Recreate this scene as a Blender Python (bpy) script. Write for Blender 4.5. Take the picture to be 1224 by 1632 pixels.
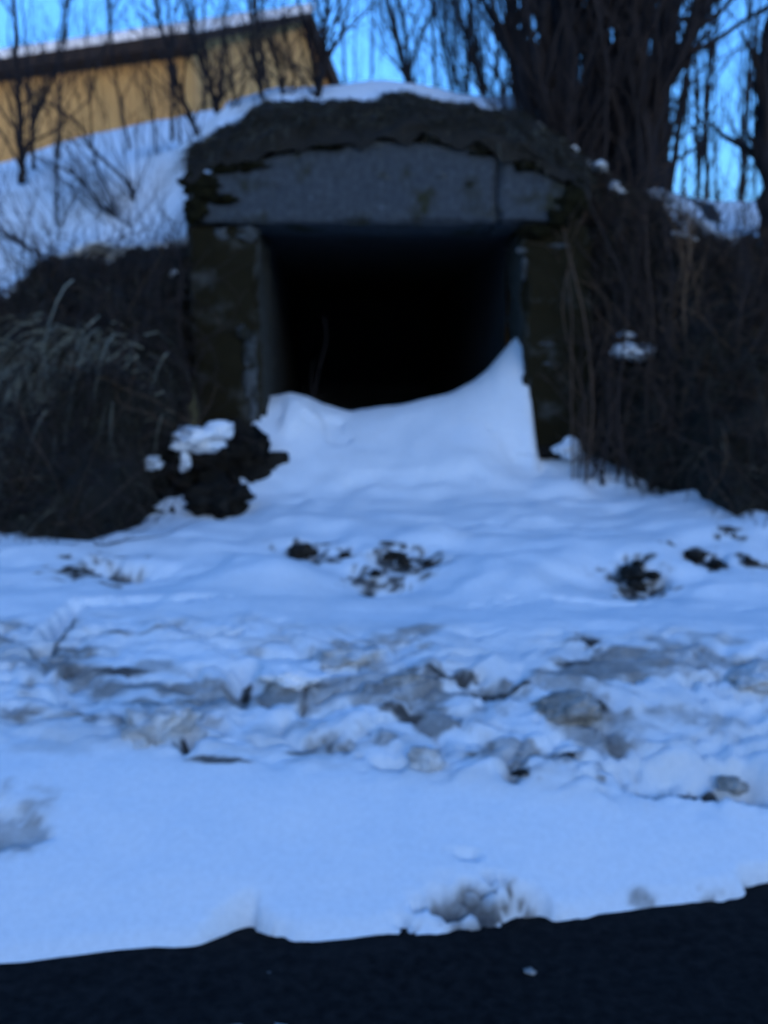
import bpy, bmesh, math, random
import numpy as np
from mathutils import Vector, Matrix

for o in list(bpy.data.objects):
    bpy.data.objects.remove(o)
SC = bpy.context.scene
COL = SC.collection
R = math.radians

# ------------------------------------------------------------------ camera
F = 1640.0                      # focal length in pixels of the 1224x1632 photograph
CX, CY = 612.0, 816.0
PITCH = math.atan(216 / F)      # looking slightly down
CAM = np.array([0.0, 0.0, 1.5])
cam_d = bpy.data.cameras.new("camera")
cam_d.sensor_fit = 'VERTICAL'
cam_d.angle = 2 * math.atan(816 / F)
cam_d.clip_start = 0.05
cam_d.clip_end = 2000
cam_d.dof.use_dof = True        # a cheap phone lens, focused too near: all of the scene is a little soft
cam_d.dof.focus_distance = 1.05
cam_d.dof.aperture_fstop = 3.1
cam = bpy.data.objects.new("camera", cam_d)
cam.location = CAM
cam.rotation_euler = (math.pi / 2 - PITCH, 0, 0)
COL.objects.link(cam)
SC.camera = cam

# ------------------------------------------------------------------ light
SUN_EL = R(4.6)
SUN_AZ = (0.24, -0.971)         # towards the sun: low behind the camera
world = bpy.data.worlds.new("World")
SC.world = world
world.use_nodes = True
wn = world.node_tree.nodes
wl = world.node_tree.links
sky = wn.new('ShaderNodeTexSky')
sky.sky_type = 'NISHITA'
sky.sun_disc = False
sky.sun_elevation = SUN_EL
sky.sun_rotation = math.atan2(SUN_AZ[0], SUN_AZ[1])
sky.ozone_density = 4.0
sky.air_density = 1.0
sky.dust_density = 3.0
tint = wn.new('ShaderNodeMix')
tint.data_type = 'RGBA'
tint.blend_type = 'MULTIPLY'
tint.inputs[0].default_value = 1.0
tint.inputs[7].default_value = (0.81, 1.0, 1.27, 1)
wl.new(sky.outputs[0], tint.inputs[6])
wl.new(tint.outputs[2], wn['Background'].inputs[0])
wn['Background'].inputs[1].default_value = 0.15

sun_d = bpy.data.lights.new("sun", 'SUN')
sun_d.energy = 0.18
sun_d.angle = R(0.5)
sun_d.color = (1.0, 0.62, 0.34)
sun = bpy.data.objects.new("sun", sun_d)
sdir = Vector((SUN_AZ[0] * math.cos(SUN_EL), SUN_AZ[1] * math.cos(SUN_EL), math.sin(SUN_EL)))
sun.rotation_euler = sdir.to_track_quat('Z', 'Y').to_euler()
sun.location = (-10, -10, 20)
COL.objects.link(sun)

SC.view_settings.view_transform = 'Standard'
SC.view_settings.look = 'None'
SC.view_settings.exposure = 2.22
SC.view_settings.gamma = 1.0

# ------------------------------------------------------------------ helpers
def P(px, py, Y):
    """point at depth Y along the ray of a photograph pixel"""
    xr = (px - CX) / F
    yu = (CY - py) / F
    d = np.array([xr, math.cos(PITCH) + yu * math.sin(PITCH), -math.sin(PITCH) + yu * math.cos(PITCH)])
    return CAM + d * (Y / d[1])

def hash3(ix, iy, iz, s):
    h = (ix * 374761393 + iy * 668265263 + iz * 2147483647 + s * 144665) & 0xFFFFFFFF
    h = ((h ^ (h >> 13)) * 1274126177) & 0xFFFFFFFF
    h = (h ^ (h >> 16)) & 0xFFFFFF
    return h / float(0xFFFFFF)

def vnoise(x, y, z=0.0, s=0):
    x, y, z = np.broadcast_arrays(np.asarray(x, float), np.asarray(y, float), np.asarray(z, float))
    xi, yi, zi = np.floor(x), np.floor(y), np.floor(z)
    fx, fy, fz = x - xi, y - yi, z - zi
    xi, yi, zi = xi.astype(np.int64), yi.astype(np.int64), zi.astype(np.int64)
    u, v, w = [t * t * t * (t * (t * 6 - 15) + 10) for t in (fx, fy, fz)]
    r = 0
    for a in (0, 1):
        for b in (0, 1):
            for c in (0, 1):
                r = r + hash3(xi + a, yi + b, zi + c, s) * (u if a else 1 - u) * (v if b else 1 - v) * (w if c else 1 - w)
    return r * 2 - 1

def fbm(x, y, z=0.0, s=0, o=4, g=0.5):
    t, a, f = 0, 1.0, 1.0
    for k in range(o):
        t = t + a * vnoise(np.asarray(x) * f, np.asarray(y) * f, np.asarray(z) * f, s + k * 17)
        a *= g
        f *= 2.03
    return t

def sstep(a, b, x):
    t = np.clip((np.asarray(x, float) - a) / (b - a), 0, 1)
    return t * t * (3 - 2 * t)

def cells(x, y, s):
    """cellular noise: distance to the nearest and second point, and a random value of the nearest cell"""
    xi, yi = np.floor(x).astype(np.int64), np.floor(y).astype(np.int64)
    d1 = np.full(x.shape, 9.0); d2 = d1.copy(); rv = np.zeros(x.shape); rx = rv.copy(); ry = rv.copy()
    for a in (-1, 0, 1):
        for b in (-1, 0, 1):
            cx, cy = xi + a, yi + b
            qx = cx + hash3(cx, cy, 0, s); qy = cy + hash3(cx, cy, 1, s)
            d = np.hypot(x - qx, y - qy)
            v = hash3(cx, cy, 2, s)
            n = d < d1
            d2 = np.where(n, d1, np.minimum(d2, d))
            rv = np.where(n, v, rv); rx = np.where(n, x - qx, rx); ry = np.where(n, y - qy, ry)
            d1 = np.where(n, d, d1)
    return d1, d2, rv, rx, ry

def tag(o, label=None, cat=None, group=None, kind=None):
    if label: o['label'] = label
    if cat: o['category'] = cat
    if group: o['group'] = group
    if kind: o['kind'] = kind
    return o

def empty(name, loc=(0, 0, 0)):
    o = bpy.data.objects.new(name, None)
    o.empty_display_size = 0.2
    o.location = tuple(loc)
    COL.objects.link(o)
    return o

def mesh_obj(name, verts, faces, mat, parent=None, attrs=None, smooth=True, offset=None):
    """attrs: {name: per-vertex values}; coordinates are world, offset = parent location"""
    v = np.asarray(verts, float)
    if parent is not None:
        v = v - np.array(parent.location)
    if offset is not None:
        v = v - np.array(offset)
    me = bpy.data.meshes.new(name)
    me.from_pydata(v.tolist(), [], faces)
    if smooth:
        me.polygons.foreach_set('use_smooth', [True] * len(me.polygons))
    for k, a in (attrs or {}).items():
        at = me.attributes.new(k, 'FLOAT', 'POINT')
        at.data.foreach_set('value', np.asarray(a, float).ravel())
    if mat: me.materials.append(mat)
    me.update()
    o = bpy.data.objects.new(name, me)
    COL.objects.link(o)
    if parent is not None:
        o.parent = parent
    if offset is not None:
        o.location = tuple(offset)
    return o

def grid_faces(nr, nc, skip=None):
    f = []
    for i in range(nr - 1):
        for j in range(nc - 1):
            if skip is not None and skip[i, j]:
                continue
            a = i * nc + j
            f.append((a, a + 1, a + nc + 1, a + nc))
    return f

class Tubes:
    def __init__(s): s.v = []; s.f = []; s.a = []
    def tube(s, pts, radii, sides=5, tone=0.5):
        pts = np.asarray(pts, float)
        n = len(pts)
        base = len(s.v)
        for i in range(n):
            t = pts[min(i + 1, n - 1)] - pts[max(i - 1, 0)]
            t /= (np.linalg.norm(t) + 1e-9)
            ref = np.array([0.13, 0.99, 0.05]) if abs(t[1]) < 0.9 else np.array([1.0, 0, 0])
            u = np.cross(t, ref); u /= np.linalg.norm(u); w = np.cross(t, u)
            for k in range(sides):
                an = 2 * math.pi * k / sides
                s.v.append(tuple(pts[i] + radii[i] * (math.cos(an) * u + math.sin(an) * w)))
                s.a.append(tone)
        for i in range(n - 1):
            for k in range(sides):
                a = base + i * sides + k; b = base + i * sides + (k + 1) % sides
                s.f.append((a, b, b + sides, a + sides))
        s.f.append(tuple(base + k for k in range(sides))[::-1])
        s.f.append(tuple(base + (n - 1) * sides + k for k in range(sides)))
    def build(s, name, mat, parent=None, offset=None):
        return mesh_obj(name, s.v, s.f, mat, parent, {'tone': s.a}, True, offset)

def smooth_poly(pts, n):
    """Catmull-Rom through the points"""
    pts = np.asarray(pts, float)
    if len(pts) == 2:
        return np.array([pts[0] + (pts[1] - pts[0]) * t for t in np.linspace(0, 1, n)])
    q = np.vstack([2 * pts[0] - pts[1], pts, 2 * pts[-1] - pts[-2]])
    out = []
    m = len(pts) - 1
    for t in np.linspace(0, m, n):
        i = min(int(t), m - 1); u = t - i
        a, b, c, d = q[i], q[i + 1], q[i + 2], q[i + 3]
        out.append(0.5 * ((2 * b) + (c - a) * u + (2 * a - 5 * b + 4 * c - d) * u * u + (-a + 3 * b - 3 * c + d) * u ** 3))
    return np.array(out)

def wander(start, d, ln, n, rs, wob=0.12, up=0.0):
    p = np.asarray(start, float); d = np.asarray(d, float); d = d / np.linalg.norm(d)
    pts = [p.copy()]
    for _ in range(n):
        d = d + np.array([rs.gauss(0, wob), rs.gauss(0, wob), rs.gauss(0, wob) + up]); d /= np.linalg.norm(d)
        p = p + d * ln / n
        pts.append(p.copy())
    return np.array(pts)

# ------------------------------------------------------------------ materials
def mat(name):
    m = bpy.data.materials.new(name)
    m.use_nodes = True
    nt = m.node_tree
    return m, nt.nodes, nt.links, nt.nodes['Principled BSDF']

def nnode(N, typ, **kw):
    n = N.new(typ)
    for k, v in kw.items():
        setattr(n, k, v)
    return n

def noise_tex(N, L, scale, detail=4, rough=0.55, stretch=None, coord='Object'):
    tc = N.new('ShaderNodeTexCoord')
    src = tc.outputs[coord]
    if stretch:
        mp = N.new('ShaderNodeMapping'); mp.inputs['Scale'].default_value = stretch
        L.new(src, mp.inputs[0]); src = mp.outputs[0]
    n = N.new('ShaderNodeTexNoise')
    n.inputs['Scale'].default_value = scale
    n.inputs['Detail'].default_value = detail
    n.inputs['Roughness'].default_value = rough
    L.new(src, n.inputs['Vector'])
    return n

def ramp(N, L, src, stops):
    r = N.new('ShaderNodeValToRGB')
    e = r.color_ramp.elements
    while len(e) < len(stops): e.new(0.5)
    for k, (p, c) in enumerate(stops):
        e[k].position = p
        e[k].color = (c[0], c[1], c[2], 1)
    L.new(src, r.inputs[0])
    return r

def math_n(N, L, op, a, b=None, clamp=False):
    m = N.new('ShaderNodeMath'); m.operation = op; m.use_clamp = clamp
    for k, x in enumerate((a, b)):
        if x is None: continue
        if isinstance(x, (int, float)): m.inputs[k].default_value = x
        else: L.new(x, m.inputs[k])
    return m.outputs[0]

def bump(N, L, B, src, strength, dist):
    b = N.new('ShaderNodeBump')
    b.inputs['Strength'].default_value = strength
    b.inputs['Distance'].default_value = dist
    L.new(src, b.inputs['Height'])
    L.new(b.outputs[0], B.inputs['Normal'])

def m_ground():
    # 'dirt' 0 = clean snow, 0.5 = dirty old snow and ice, 1 = wet dark soil
    m, N, L, B = mat('snow and soil')
    at = nnode(N, 'ShaderNodeAttribute', attribute_name='dirt')
    n1 = noise_tex(N, L, 9, 6, 0.65)
    n2 = noise_tex(N, L, 55, 3, 0.6)
    d = at.outputs['Fac']
    inv = math_n(N, L, 'SUBTRACT', 1.0, d)
    amp = math_n(N, L, 'MULTIPLY', math_n(N, L, 'MULTIPLY', d, inv), 2.6)
    nn = math_n(N, L, 'ADD', math_n(N, L, 'MULTIPLY', n1.outputs[0], 0.7), math_n(N, L, 'MULTIPLY', n2.outputs[0], 0.3))
    fac = math_n(N, L, 'ADD', d, math_n(N, L, 'MULTIPLY', amp, math_n(N, L, 'SUBTRACT', nn, 0.5)), True)
    cr = ramp(N, L, fac, [(0.0, (0.84, 0.86, 0.87)), (0.2, (0.72, 0.72, 0.71)), (0.45, (0.32, 0.30, 0.275)),
                          (0.66, (0.10, 0.092, 0.085)), (0.85, (0.015, 0.0115, 0.007))])
    mul = nnode(N, 'ShaderNodeMix', data_type='RGBA', blend_type='MULTIPLY')
    mul.inputs[0].default_value = 0.35
    L.new(cr.outputs[0], mul.inputs[6])
    L.new(ramp(N, L, n2.outputs[0], [(0.3, (0.75, 0.75, 0.75)), (0.7, (1, 1, 1))]).outputs[0], mul.inputs[7])
    L.new(mul.outputs[2], B.inputs['Base Color'])
    B.inputs['Roughness'].default_value = 0.75
    B.inputs['Specular IOR Level'].default_value = 0.25
    n3 = noise_tex(N, L, 40, 4, 0.6)
    bump(N, L, B, n3.outputs[0], 0.22, 0.012)
    return m
M_GROUND = m_ground()

def m_simple(name, c1, c2, scale, rough=0.85, bstr=0.4, bdist=0.02, stretch=None, detail=6, spec=0.2, p=(0.35, 0.65)):
    m, N, L, B = mat(name)
    n = noise_tex(N, L, scale, detail, 0.62, stretch)
    cr = ramp(N, L, n.outputs[0], [(p[0], c1), (p[1], c2)])
    L.new(cr.outputs[0], B.inputs['Base Color'])
    B.inputs['Roughness'].default_value = rough
    B.inputs['Specular IOR Level'].default_value = spec
    n2 = noise_tex(N, L, scale * 3.1, 5, 0.6, stretch)
    bump(N, L, B, n2.outputs[0], bstr, bdist)
    return m

def m_tone(name, dark, mid, light, rough=0.85):
    """colour picked per blade or stem by the 'tone' attribute"""
    m, N, L, B = mat(name)
    at = nnode(N, 'ShaderNodeAttribute', attribute_name='tone')
    n = noise_tex(N, L, 14, 3, 0.6)
    f = math_n(N, L, 'ADD', at.outputs['Fac'], math_n(N, L, 'MULTIPLY', math_n(N, L, 'SUBTRACT', n.outputs[0], 0.5), 0.35), True)
    cr = ramp(N, L, f, [(0.05, dark), (0.5, mid), (0.98, light)])
    L.new(cr.outputs[0], B.inputs['Base Color'])
    B.inputs['Roughness'].default_value = rough
    B.inputs['Specular IOR Level'].default_value = 0.15
    return m

M_ASPHALT = m_simple('wet asphalt', (0.006, 0.006, 0.006), (0.018, 0.016, 0.015), 30, 0.8, 0.5, 0.01, spec=0.05)
M_SNOW = m_simple('clean snow', (0.78, 0.80, 0.81), (0.86, 0.87, 0.88), 8, 0.8, 0.3, 0.02)
M_DIRTYSNOW = m_simple('dirty grey ice', (0.36, 0.34, 0.31), (0.72, 0.73, 0.73), 14, 0.6, 0.5, 0.02)
M_GREYICE = m_simple('gritty ice', (0.17, 0.155, 0.13), (0.46, 0.43, 0.39), 16, 0.6, 0.6, 0.02)
M_SOIL = m_simple('black soil', (0.007, 0.006, 0.005), (0.024, 0.020, 0.015), 16, 0.95, 0.6, 0.02, spec=0.1)
M_BARK = m_simple('dark bark', (0.009, 0.008, 0.009), (0.034, 0.028, 0.028), 24, 0.9, 0.7, 0.015, (1, 1, 0.22), spec=0.1)
M_TWIG = m_tone('bare twigs', (0.018, 0.013, 0.012), (0.042, 0.030, 0.026), (0.18, 0.105, 0.058))
M_GRASS = m_tone('dead grass', (0.008, 0.007, 0.005), (0.045, 0.039, 0.027), (0.30, 0.29, 0.22))
M_ROOFDARK = m_simple('dark brown boards', (0.014, 0.010, 0.008), (0.035, 0.024, 0.018), 6, 0.8, 0.3, 0.01, (1, 1, 6))

def m_concrete(name, c_lo, c_hi, moss_lo, moss_hi, moss_col, front_only=False):
    m, N, L, B = mat(name)
    n1 = noise_tex(N, L, 3.2, 8, 0.68)
    n2 = noise_tex(N, L, 26, 6, 0.7)
    base = ramp(N, L, n2.outputs[0], [(0.30, c_lo), (0.62, c_hi), (0.72, tuple(min(1, c * 2.2) for c in c_hi))])
    mk = ramp(N, L, n1.outputs[0], [(moss_lo, (1, 1, 1)), (moss_hi, (0, 0, 0))])
    mx = nnode(N, 'ShaderNodeMix', data_type='RGBA')
    fm = mk.outputs[0]
    if front_only:      # the moss has only taken hold on the weather side, the reveals inside the mouth are bare
        ge = N.new('ShaderNodeNewGeometry'); sx = N.new('ShaderNodeSeparateXYZ')
        L.new(ge.outputs['True Normal'], sx.inputs[0])
        ax = math_n(N, L, 'ABSOLUTE', sx.outputs['X'])
        fm = math_n(N, L, 'MULTIPLY', mk.outputs[0], ramp(N, L, ax, [(0.45, (1, 1, 1)), (0.8, (0.25, 0.25, 0.25))]).outputs[0])
    L.new(fm, mx.inputs[0])
    L.new(base.outputs[0], mx.inputs[6])
    mx.inputs[7].default_value = (*moss_col, 1)
    L.new(mx.outputs[2], B.inputs['Base Color'])
    B.inputs['Roughness'].default_value = 0.92
    B.inputs['Specular IOR Level'].default_value = 0.15
    bump(N, L, B, n2.outputs[0], 0.6, 0.015)
    return m
M_LINTEL = m_concrete('grey concrete', (0.034, 0.041, 0.048), (0.066, 0.074, 0.082), 0.36, 0.47, (0.030, 0.030, 0.016))
M_PILLAR = m_concrete('mossy concrete', (0.035, 0.036, 0.031), (0.070, 0.068, 0.058), 0.54, 0.70, (0.015, 0.0115, 0.004), True)
M_LINING = m_concrete('stained concrete', (0.030, 0.033, 0.036), (0.052, 0.055, 0.058), 0.30, 0.42, (0.03, 0.03, 0.02))
M_PALE = m_concrete('bare pale concrete', (0.045, 0.05, 0.05), (0.095, 0.10, 0.10), 0.42, 0.52, (0.02, 0.02, 0.014))
M_MOSS = m_simple('wet moss', (0.006, 0.005, 0.002), (0.020, 0.018, 0.007), 18, 0.95, 0.8, 0.03, spec=0.08)

def m_boards():
    m, N, L, B = mat('tan painted boards')
    n = noise_tex(N, L, 1.2, 6, 0.6)
    cr = ramp(N, L, n.outputs[0], [(0.3, (0.40, 0.235, 0.075)), (0.7, (0.52, 0.32, 0.11))])
    tc = N.new('ShaderNodeTexCoord')
    w = N.new('ShaderNodeTexWave'); w.wave_type = 'BANDS'; w.bands_direction = 'X'
    w.inputs['Scale'].default_value = 2.2
    L.new(tc.outputs['Object'], w.inputs[0])
    gap = ramp(N, L, w.outputs[0], [(0.03, (0.35, 0.35, 0.35)), (0.12, (1, 1, 1))])
    mul = nnode(N, 'ShaderNodeMix', data_type='RGBA', blend_type='MULTIPLY')
    mul.inputs[0].default_value = 1
    L.new(cr.outputs[0], mul.inputs[6]); L.new(gap.outputs[0], mul.inputs[7])
    L.new(mul.outputs[2], B.inputs['Base Color'])
    B.inputs['Roughness'].default_value = 0.8
    bump(N, L, B, w.outputs[0], 0.3, 0.02)
    return m
M_BOARDS = m_boards()

# ------------------------------------------------------------------ snow ground in front
EDGE_PX = [(-500, 1545), (0, 1530), (100, 1538), (180, 1538), (250, 1518), (290, 1500), (340, 1488), (410, 1478), (450, 1488), (510, 1496),
           (600, 1500), (650, 1505), (690, 1512), (730, 1498), (770, 1476), (810, 1452), (845, 1448), (870, 1466), (920, 1466),
           (980, 1456), (1040, 1450), (1090, 1440), (1140, 1424), (1190, 1412), (1224, 1402), (1700, 1390)]
def on_plane(px, py, z):
    d = P(px, py, 1.0) - CAM
    return CAM + d * ((z - CAM[2]) / d[2])
EDGE = np.array([on_plane(px, py, 0.04)[:2] for px, py in EDGE_PX])
def y_edge(x):
    return sum(np.interp(x + d, EDGE[:, 0], EDGE[:, 1]) for d in (-0.03, -0.015, 0, 0.015, 0.03)) / 5
PRO_Y = np.array([-9, 2.0, 2.7, 2.78, 2.9, 3.2, 3.6, 4.0, 5.0, 5.6, 6.3, 6.6, 7.5, 9.0, 60])
PRO_Z = np.array([-0.10, -0.10, -0.03, 0.05, 0.12, 0.27, 0.43, 0.55, 0.73, 0.81, 0.95, 1.03, 0.92, 0.85, 0.85])
def g0(x, y):
    """snow height without relief"""
    x = np.asarray(x, float); y = np.asarray(y, float)
    ys_ = sum(y_edge(x + d) for d in (-0.36, -0.24, -0.12, 0, 0.12, 0.24, 0.36)) / 7
    sh = (ys_ - 2.7) * (1 - sstep(2.9, 3.8, y))
    z = np.interp(y - sh, PRO_Y, PRO_Z)
    # shallow hollows and swells
    z = z + 0.05 * fbm(x * 0.9 + 3, y * 0.9, 0, 5, 2) * sstep(3.3, 4.2, y)
    # left half of the upper snow lies a little lower
    z = z - 0.07 * sstep(-0.6, -2.2, x) * sstep(3.6, 5.0, y)
    return z
# snow drifted into the mouth: outline of its crest seen in the photograph
RIDGE = np.array([P(px, py, 6.72) for px, py in [(405, 632), (425, 630), (462, 626), (490, 633), (515, 646), (560, 656), (600, 651), (640, 645),
                  (690, 634), (725, 622), (755, 606), (778, 588), (800, 562), (818, 540), (829, 530), (845, 526)]])
def drift(x, y):
    zr = np.interp(x, RIDGE[:, 0], RIDGE[:, 2])
    inside = sstep(-0.98, -0.80, x) * (1 - sstep(0.90, 0.97, x))
    b = g0(x, 6.0 + 0 * x)
    up = sstep(5.75, 6.74, y) ** 1.15
    down = 1 - sstep(6.74, 7.7, y) * 0.9
    h = np.maximum(zr - b, 0) * up * down
    # the right-hand spur hugs the wall and is steep in front
    spur = sstep(0.45, 0.85, x)
    h = h * (1 - spur) + np.maximum(zr - b, 0) * sstep(6.05, 6.74, y) * down * spur
    return h * inside
def g_smooth(x, y):
    a = g0(x, y)
    d = drift(x, y)
    front = g0(x, np.minimum(y, 6.0))
    k = sstep(-1.0, -0.8, x) * (1 - sstep(0.90, 0.98, x))
    base = np.where(y > 6.0, front * k + a * (1 - k), a)
    return base + d
def ray_ground(px, py):
    d = P(px, py, 1.0) - CAM
    for t in np.arange(2.2, 9, 0.01):
        q = CAM + d * t
        if q[2] <= float(g_smooth(np.array(q[0]), np.array(q[1]))):
            return q
    return CAM + d * 9

def blot(x, y, px, py, rx, ry, s=0):
    """soft-edged patch on the snow, centred on the ground point of a pixel; rx across, ry along depth, in metres"""
    q = ray_ground(px, py)
    n = 0.75 * fbm(x * 6, y * 9, 0, 40 + s, 5, 0.62)
    d = np.hypot((x - q[0]) / rx, (y - q[1]) / ry) + n
    return 1 - sstep(0.35, 1.25, d)

HALO = [(483, 879, .055), (110, 914, .045), (175, 905, .05), (1008, 912, .05), (1014, 935, .04), (1040, 917, .035), (1018, 898, .03), (1109, 884, .04), (1141, 899, .04), (1192, 896, .03), (630, 884, .045),
        (643, 896, .04), (682, 897, .04), (655, 905, .03), (598, 914, .045), (548, 884, .035), (610, 900, .03), (670, 885, .03), (620, 912, .03), (565, 912, .025), (990, 905, .03), (1165, 854, .03), (830, 1232, .022), (943, 1027, .02)]
def build_snow_ground():
    xs = np.concatenate([np.linspace(-40, -5.2, 24), np.linspace(-5, -2.4, 50), np.arange(-2.37, 2.38, 0.0165), np.linspace(2.4, 5, 50), np.linspace(5.2, 40, 24)])
    ys = np.concatenate([np.arange(2.2, 4.5, 0.0125), np.arange(4.5, 6.9, 0.022), np.linspace(6.95, 9.0, 30)])
    X, Y = np.meshgrid(xs, ys)
    Z = g_smooth(X, Y)
    ye = y_edge(X)
    # dirty ploughed band
    cY = 3.55 + 0.10 * vnoise(X * 0.8, 0, 0, 3)
    band = sstep(cY - 0.50, cY - 0.28, Y) * (1 - sstep(cY + 0.28, cY + 0.62, Y))
    wx = X + 0.10 * fbm(X * 3, Y * 3, 0, 7, 3); wy = Y + 0.10 * fbm(X * 3, Y * 3, 0, 9, 3)
    d1, d2, rv, rx, ry = cells(wx / 0.34, wy / 0.22, 4)
    blk = (rv - 0.35) * 0.15 + (rx * (hash3((rv * 9999).astype(np.int64), 0, 0, 5) - 0.5) - ry * 0.6 * rv) * 0.12
    gap = 1 - sstep(0.0, 0.16, d2 - d1)
    e1, e2, sv, sx, sy = cells(wx / 0.12, wy / 0.085, 11)
    blk2 = (sv - 0.4) * 0.055
    keep = sstep(-0.25, 0.25, fbm(X * 1.7, Y * 1.7, 0, 21, 3))
    strat = 1 - np.abs(fbm(wx * 2.2, wy * 9.0, 0, 91, 3, 0.55))
    crack = sstep(0.86, 0.98, strat)
    Z = Z + band * keep * (blk * 0.26 - gap * 0.02) + band * (0.35 + 0.65 * keep) * blk2 * 0.5
    Z = Z + band * (0.012 * fbm(wx * 9, wy * 13, 0, 93, 4, 0.6) - 0.022 * crack)
    # soft wind relief on the upper snow and the near bank
    up = sstep(4.0, 4.6, Y) * (1 - sstep(6.0, 6.4, Y))
    Z = Z + up * (0.045 * fbm(X * 1.9, Y * 2.4, 0, 31, 3) - 0.02 * np.maximum(0, vnoise(X * 3.3, Y * 5.5, 0, 33)) ** 2)
    Z = Z + 0.009 * fbm(X * 4, Y * 4, 0, 55, 2) + 0.0016 * fbm(X * 17, Y * 17, 0, 61, 2)
    # ragged thawed edge along the road
    rag = 0.018 * fbm(X * 3.6, X * 0 + 2, 0, 71, 2) + 0.030 * fbm(X * 8, Y * 6, 0, 73, 4, 0.6)
    e = Y - ye - rag
    lip = sstep(-0.01, 0.06, e)
    Z = np.where(e < 0.35, Z * lip - 0.05 * (1 - lip), Z)
    # channels and dents
    def dent(px, py, rx, ry, dz, s):
        return -dz * blot(X, Y, px, py, rx, ry, s)
    for k, (px, py, rx, ry, dz) in enumerate([(105, 985, 0.035, 0.30, 0.07), (170, 905, 0.14, 0.10, 0.06), (240, 960, 0.30, 0.05, 0.03), (200, 1005, 0.12, 0.06, 0.04),
                                              (1010, 915, 0.10, 0.12, 0.05), (490, 880, 0.08, 0.09, 0.05), (640, 890, 0.22, 0.12, 0.035), (1130, 890, 0.12, 0.08, 0.04),
                                              (780, 1090, 0.14, 0.05, 0.05), (1120, 1250, 0.20, 0.04, 0.05), (1160, 1255, 0.08, 0.05, 0.05), (20, 1330, 0.10, 0.10, 0.03),
                                              (390, 1085, 0.04, 0.12, 0.06), (300, 1180, 0.03, 0.09, 0.08), (640, 1215, 0.10, 0.02, 0.05), (820, 1230, 0.05, 0.04, 0.05),
                                              (820, 715, 0.10, 0.10, 0.03), (468, 668, 0.10, 0.12, -0.05), (535, 690, 0.06, 0.16, 0.035), (640, 760, 0.3, 0.05, 0.02), (880, 830, 0.3, 0.05, 0.02), (960, 960, 0.4, 0.05, 0.02), (350, 900, 0.3, 0.05, 0.025), (1160, 1080, 0.30, 0.03, 0.04), (940, 1210, 0.3, 0.02, 0.03)]):
        Z = Z + dent(px, py, rx, ry, dz, k)
    # swell of the smooth hump at the left of the mouth
    # dirt; the darkness of gaps and cracks is painted into its colour too
    D = np.zeros_like(Z)
    nz = fbm(X * 4.5, Y * 7.5, 0, 81, 5, 0.6)
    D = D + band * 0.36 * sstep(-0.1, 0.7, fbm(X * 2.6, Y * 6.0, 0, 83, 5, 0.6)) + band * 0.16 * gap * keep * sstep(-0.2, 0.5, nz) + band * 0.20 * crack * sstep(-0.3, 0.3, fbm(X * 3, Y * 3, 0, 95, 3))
    D = D + band * 0.10 * sstep(-0.2, 0.4, fbm(X * 2.2, Y * 4, 0, 88, 3))
    for k, (px, py, rx, ry, a) in enumerate([(590, 1030, 0.30, 0.16, 0.34), (640, 1095, 0.22, 0.09, 0.48), (910, 1125, 0.19, 0.13, 0.40), (320, 1130, 0.14, 0.12, 0.28), (660, 1140, 0.20, 0.05, 0.42),
                                             (1080, 1145, 0.28, 0.06, 0.28), (60, 1060, 0.30, 0.16, 0.26), (230, 1065, 0.30, 0.05, 0.33), (15, 1325, 0.09, 0.10, 0.36), (930, 1055, 0.14, 0.05, 0.30),
                                             (780, 1088, 0.16, 0.03, 0.42), (1160, 1255, 0.12, 0.035, 0.55), (1025, 1440, 0.03, 0.02, 0.4),
                                             (392, 1080, 0.022, 0.10, 0.85), (297, 1172, 0.022, 0.07, 0.85), (640, 1222, 0.12, 0.015, 0.8), (800, 1092, 0.14, 0.014, 0.8), (1090, 1250, 0.24, 0.014, 0.8), (1160, 1256, 0.10, 0.025, 0.75),  # narrow strokes that paint the cracks dark
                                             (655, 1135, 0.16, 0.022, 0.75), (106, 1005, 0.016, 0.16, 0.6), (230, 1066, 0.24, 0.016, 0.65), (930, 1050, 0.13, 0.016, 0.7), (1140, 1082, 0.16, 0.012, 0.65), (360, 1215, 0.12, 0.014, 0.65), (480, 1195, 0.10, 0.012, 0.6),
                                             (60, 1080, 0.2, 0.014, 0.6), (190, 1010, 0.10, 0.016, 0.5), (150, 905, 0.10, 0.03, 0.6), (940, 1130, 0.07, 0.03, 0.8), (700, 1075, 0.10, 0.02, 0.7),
                                             (400, 1020, 0.20, 0.05, 0.22), (105, 1000, 0.03, 0.20, 0.25), (1180, 1060, 0.16, 0.05, 0.25), (680, 1230, 0.12, 0.04, 0.28), (500, 1170, 0.30, 0.08, 0.20),
                                             (130, 1180, 0.2, 0.08, 0.2), (800, 855, 0.45, 0.04, 0.09), (170, 905, 0.10, 0.07, 0.25), (390, 800, 0.1, 0.05, 0.3), (640, 890, 0.18, 0.09, 0.22), (1015, 920, 0.07, 0.12, 0.25)]):
        D = np.maximum(D, a * blot(X, Y, px, py, rx, ry, 100 + k))
    hn = 0.8 * fbm(X * 16, Y * 20, 0, 121, 4, 0.65)
    for px, py, r in HALO:
        q = ray_ground(px, py)
        dd = np.hypot((X - q[0]) / (r * 2.6), (Y - q[1]) / (r * 2.6)) + hn
        D = np.maximum(D, 0.72 * (1 - sstep(0.0, 1.1, dd)))
    D = D + 0.05 * sstep(-0.1, 0.6, fbm(X * 1.6, Y * 2.6, 0, 131, 4, 0.6)) * sstep(3.0, 3.4, Y)
    # meltwater-soaked rim at the road, thin grit
    xa = on_plane(715, 1480, 0.04)[0]; xb = on_plane(1130, 1430, 0.04)[0]
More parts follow.
